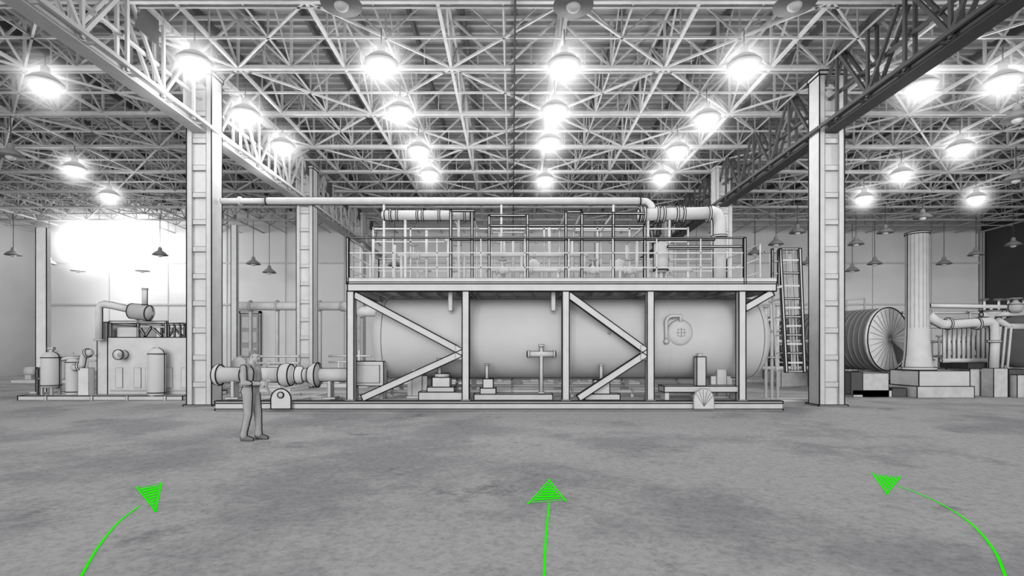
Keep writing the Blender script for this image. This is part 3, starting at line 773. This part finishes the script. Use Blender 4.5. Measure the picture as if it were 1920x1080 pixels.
arrow([(148,1088),(185,1025),(222,980),(262,949)],[(291,957),(257,915),(302,907)])
arrow([(1020,1088),(1024,1000),(1030,942)],[(1030,901),(992,943),(1059,938)])
arrow([(1888,1088),(1862,1030),(1815,978),(1750,938),(1683,911)],[(1637,889),(1687,895),(1663,925)])

# ------------------------------------------------------------ person
SUIT=mat('work_overall_grey',.37,.9,.06,6); SKIN=mat('skin_grey',.46,.6,.03); HAIR=mat('short_hair_grey',.20,.8,.2,40); BOOT=mat('boot_dark_grey',.16,.7); EYEM=mat('eye_dark',.03,.3)
def capsule(mb,p0,p1,r0,r1,sy=1.0,m=SUIT,n=8,seg=18):
    p0=V(p0);p1=V(p1);L=(p1-p0).length; pr_=[]
    for i in range(5): a=math.pi/2*(1-i/4.); pr_.append((-r0*math.sin(a),max(.0005,r0*math.cos(a))))
    for i in range(5): a=math.pi/2*i/4.; pr_.append((L+r1*math.sin(a),max(.0005,r1*math.cos(a))))
    i0=len(mb.v); mb.rev(pr_,p0,p1-p0,m,seg)
    if sy!=1:
        cy_=(p0.y+p1.y)/2
        for i in range(i0,len(mb.v)): x,y,z=mb.v[i]; mb.v[i]=(x,cy_+(y-cy_)*sy,z)
def remeshed(mb,vox,name,m,smooth=6):
    me=bpy.data.meshes.new('t'); me.from_pydata(mb.v,[],mb.f); o=bpy.data.objects.new('t',me); bpy.context.scene.collection.objects.link(o)
    bm=bmesh.new(); bm.from_mesh(me); bmesh.ops.recalc_face_normals(bm,faces=bm.faces); bm.to_mesh(me); bm.free()
    r=o.modifiers.new('r','REMESH'); r.mode='VOXEL'; r.voxel_size=vox
    s=o.modifiers.new('s','SMOOTH'); s.iterations=smooth; s.factor=.5
    dg=bpy.context.evaluated_depsgraph_get(); ev=o.evaluated_get(dg); m2=bpy.data.meshes.new_from_object(ev)
    bpy.data.objects.remove(o); m2.name=name; m2.materials.clear(); m2.materials.append(m)
    for p in m2.polygons: p.use_smooth=True
    return m2
root=bpy.data.objects.new('standing_man',None); bpy.context.scene.collection.objects.link(root)
def part(me,name):
    o=bpy.data.objects.new(name,me); bpy.context.scene.collection.objects.link(o); o.parent=root; return o
b=MB()
capsule(b,(-.025,-.07,.94),(-.025,.07,.94),.125,.125); capsule(b,(-.01,-.05,1.0),(.0,-.05,1.15),.118,.112); capsule(b,(-.01,.05,1.0),(.0,.05,1.15),.118,.112)
capsule(b,(.0,-.06,1.15),(.0,-.075,1.31),.115,.128); capsule(b,(.0,.06,1.15),(.0,.075,1.31),.115,.128)
capsule(b,(-.015,-.135,1.395),(-.015,.135,1.395),.078,.078); capsule(b,(-.02,0,1.37),(.005,0,1.45),.10,.07)
for sy,kx,fx in ((-.10,.0,-.085),(.10,.06,.075)):
    capsule(b,(-.01,sy*.9,.90),(kx,sy*1.05,.50),.108,.076); capsule(b,(kx,sy*1.05,.50),(fx,sy*1.1,.13),.074,.060)
    capsule(b,(fx,sy*1.1,.16),(fx,sy*1.1,.105),.064,.068)
arms=[]
for sg in (-1,1):
    sh=V((-.02,sg*.205,1.395)); el=V((.0,sg*.255,1.115)); wr=V((.245,sg*.14,1.10))
    if sg>0: wr=V((.23,.13,1.14))
    capsule(b,sh,el,.068,.052); capsule(b,el,wr,.052,.038); arms.append((sg,el,wr))
    capsule(b,wr-(wr-el).normalized()*.03,wr,.042,.042)
capsule(b,(-.03,-.04,1.475),(-.03,.04,1.475),.034,.034)
body=remeshed(b,.010,'overalls',SUIT,4); part(body,'overalls')
b=MB()
for sy,fx in ((-.11,-.085),(.11,.075)):
    capsule(b,(fx,sy,.15),(fx,sy,.08),.052,.05); capsule(b,(fx-.03,sy,.055),(fx+.10,sy,.045),.05,.045); capsule(b,(fx+.10,sy,.045),(fx+.17,sy,.035),.045,.033)
    capsule(b,(fx-.04,sy,.03),(fx+.16,sy,.03),.03,.03,1.3)
boots=remeshed(b,.008,'boots',BOOT,4)
for v_ in boots.vertices: v_.co.z=max(0,v_.co.z)
part(boots,'boots')
b=MB(); capsule(b,(.0,0,1.43),(.02,0,1.56),.058,.056)
hc=V((.035,0,1.62))
b.ball(hc+V((-.012,0,.018)),.098,.077,.092,SKIN,28,20)
b.ball(hc+V((.03,0,-.03)),.062,.060,.078,SKIN,24,16)
capsule(b,hc+V((-.01,-.045,-.055)),hc+V((.055,-.012,-.088)),.022,.020); capsule(b,hc+V((-.01,.045,-.055)),hc+V((.055,.012,-.088)),.022,.020)
capsule(b,hc+V((.062,-.01,-.092)),hc+V((.062,.01,-.092)),.018,.018)
capsule(b,hc+V((.083,0,.012)),hc+V((.100,0,-.024)),.009,.012)
capsule(b,hc+V((.076,-.032,.022)),hc+V((.076,.032,.022)),.012,.012)
capsule(b,hc+V((.083,-.02,-.053)),hc+V((.083,.02,-.053)),.009,.009); capsule(b,hc+V((.081,-.018,-.064)),hc+V((.081,.018,-.064)),.009,.009)
for sg in (-1,1): capsule(b,hc+V((.0,sg*.080,.014)),hc+V((.0,sg*.078,-.024)),.017,.011); capsule(b,hc+V((.045,sg*.04,-.02)),hc+V((.05,sg*.035,-.03)),.02,.018)
head=remeshed(b,.0045,'head',SKIN,3)
piv=V((.03,0,1.52)); rot=Matrix.Translation(piv)@Matrix.Rotation(math.radians(14),4,'Y')@Matrix.Translation(-piv)
def tilt(me):
    for v_ in me.vertices:
        f=max(0,min(1,(v_.co.z-1.47)/.08)); v_.co=v_.co.lerp(rot@v_.co,f)
tilt(head); part(head,'head')
b=MB()
for sg in (-1,1): b.ball(hc+V((.079,sg*.031,.0)),.009,.012,.007,EYEM,12,8)
me=bpy.data.meshes.new('eyes'); me.from_pydata(b.v,[],b.f); me.materials.append(EYEM); tilt(me); part(me,'eyes')
b=MB(); capsule(b,hc+V((.091,-.016,-.0585)),hc+V((.091,.016,-.0585)),.0025,.0025); me=bpy.data.meshes.new('mouth'); me.from_pydata(b.v,[],b.f); me.materials.append(EYEM); tilt(me); part(me,'mouth')
b=MB(); b.ball(hc+V((-.016,0,.022)),.100,.0795,.0935,HAIR,48,32)
me=bpy.data.meshes.new('hair'); me.from_pydata(b.v,[],b.f)
bm=bmesh.new(); bm.from_mesh(me)
def bald(c):
    x=c.x-hc.x; z=c.z-hc.z
    return z<-.045 or (x>.02 and z<.060) or (x>-.025 and z<.032) or (x>-.06 and z<-.01)
bmesh.ops.delete(bm,geom=[v_ for v_ in bm.verts if bald(v_.co)],context='VERTS'); bmesh.ops.remove_doubles(bm,verts=bm.verts,dist=.0005); bm.to_mesh(me); bm.free(); me.materials.append(HAIR)
for p in me.polygons: p.use_smooth=True
tilt(me); ho=part(me,'hair'); sm=ho.modifiers.new('solid','SOLIDIFY'); sm.thickness=.008; sm.offset=.4
for sg,el,wr in arms:
    b=MB(); f=(wr-el).normalized(); f=(f+V((.4,0,.0))).normalized(); inn=V((0,-sg,0)); inn=(inn-f*inn.dot(f)).normalized(); upv=f.cross(inn).normalized()
    if upv.z<0: upv=-upv
    base=wr+f*.015
    capsule(b,wr-f*.01,base+f*.02,.027,.028)
    for k,(o_,ln,rr) in enumerate(((.030,.078,.0088),(.010,.086,.0092),(-.010,.080,.0088),(-.029,.063,.0078))):
        kn=base+f*(.082-.004*abs(k-1))+upv*o_
        capsule(b,base+upv*o_*.6,kn,.016,.0125)
        d1=(f*.9+inn*.30+upv*(.12-.08*k)).normalized(); d2=(f*.6+inn*.7+upv*(.1-.07*k)).normalized(); d3=(f*.25+inn*.9).normalized()
        p1=kn+d1*ln*.46; p2=p1+d2*ln*.32; p3=p2+d3*ln*.24
        capsule(b,kn,p1,rr*1.05,rr*.95); capsule(b,p1,p2,rr*.95,rr*.9); capsule(b,p2,p3,rr*.9,rr*.75)
    t0=base+f*.02+upv*.025; t1=t0+(f*.5+upv*.7+inn*.4).normalized()*.040; t2=t1+(f*.8+upv*.3+inn*.45).normalized()*.030; t3=t2+(f*.85+inn*.5).normalized()*.022
    capsule(b,t0,t1,.016,.012); capsule(b,t1,t2,.012,.010); capsule(b,t2,t3,.010,.008)
    part(remeshed(b,.0025,'hand',SKIN,2),'hand_right' if sg<0 else 'hand_left')
mbs=MB()
def outlines(me,planes,r,cond=None):  # ink lines along body cuts imitate a drawn silhouette, not clothing seams
    for co,no in planes:
        bm=bmesh.new(); bm.from_mesh(me)
        g=bmesh.ops.bisect_plane(bm,geom=bm.verts[:]+bm.edges[:]+bm.faces[:],plane_co=co,plane_no=no)
        for e in g['geom_cut']:
            if isinstance(e,bmesh.types.BMEdge):
                a,c_=e.verts[0].co,e.verts[1].co
                if cond is None or cond((a+c_)/2): mbs.line(a,c_,r,INK)
        bm.free()
outlines(body,[((0,-.115,0),(0,1,0)),],.009,lambda p:p.z<1.43 and not(p.x>.12 and p.z>1.0))
outlines(body,[((0,.115,0),(0,1,0)),],.009,lambda p:p.z<.9)
outlines(body,[((0,0,1.03),(0,0,1))],.004,lambda p:abs(p.y)<.2 and p.x<.14)
n_=(arms[0][1]-arms[0][2]).cross(V((0,0,1))).normalized()
outlines(body,[(tuple(arms[0][1]),tuple(n_))],.008,lambda p:p.x>.05 and p.y<-.05 and p.z>1.03 and p.z<1.2)
outlines(body,[((0,-.225,0),(0,1,0))],.008,lambda p:p.z>1.05)
outlines(boots,[((0,-.11,0),(0,1,0)),((0,.11,0),(0,1,0))],.008)
outlines(head,[((0,0,0),(0,1,0))],.0035,lambda p:p.x<.04 and p.z>1.5)
me=bpy.data.meshes.new('ink_outline'); me.from_pydata(mbs.v,[],mbs.f); me.materials.append(INK); part(me,'ink_outline')
root.location=(gx(472,10.3),10.3,0); root.rotation_euler=(0,0,math.radians(-8))

# ------------------------------------------------------------ light
w=bpy.data.worlds.new('world'); bpy.context.scene.world=w; w.use_nodes=True
w.node_tree.nodes['Background'].inputs[0].default_value=(1,1,1,1); w.node_tree.nodes['Background'].inputs[1].default_value=.82
sd=bpy.data.lights.new('frontal_fill_sun','SUN'); sd.energy=2.1; sd.angle=math.radians(40)  # added soft fill from behind the camera, brightens the fronts of things
so=bpy.data.objects.new('frontal_fill_sun',sd); bpy.context.scene.collection.objects.link(so)
so.rotation_euler=(math.radians(80),0,math.radians(-8)); so.location=(0,-6,8)
cd=bpy.data.cameras.new('camera'); cam=bpy.data.objects.new('camera',cd); bpy.context.scene.collection.objects.link(cam)
cam.location=(0,0,EYE); cam.rotation_euler=(math.radians(90),0,0); cd.sensor_width=36; cd.lens=36*F/1920; cd.shift_y=120/1920; cd.clip_end=200
bpy.context.scene.camera=cam
try:
    bpy.context.scene.view_settings.view_transform='Standard'
except Exception: pass
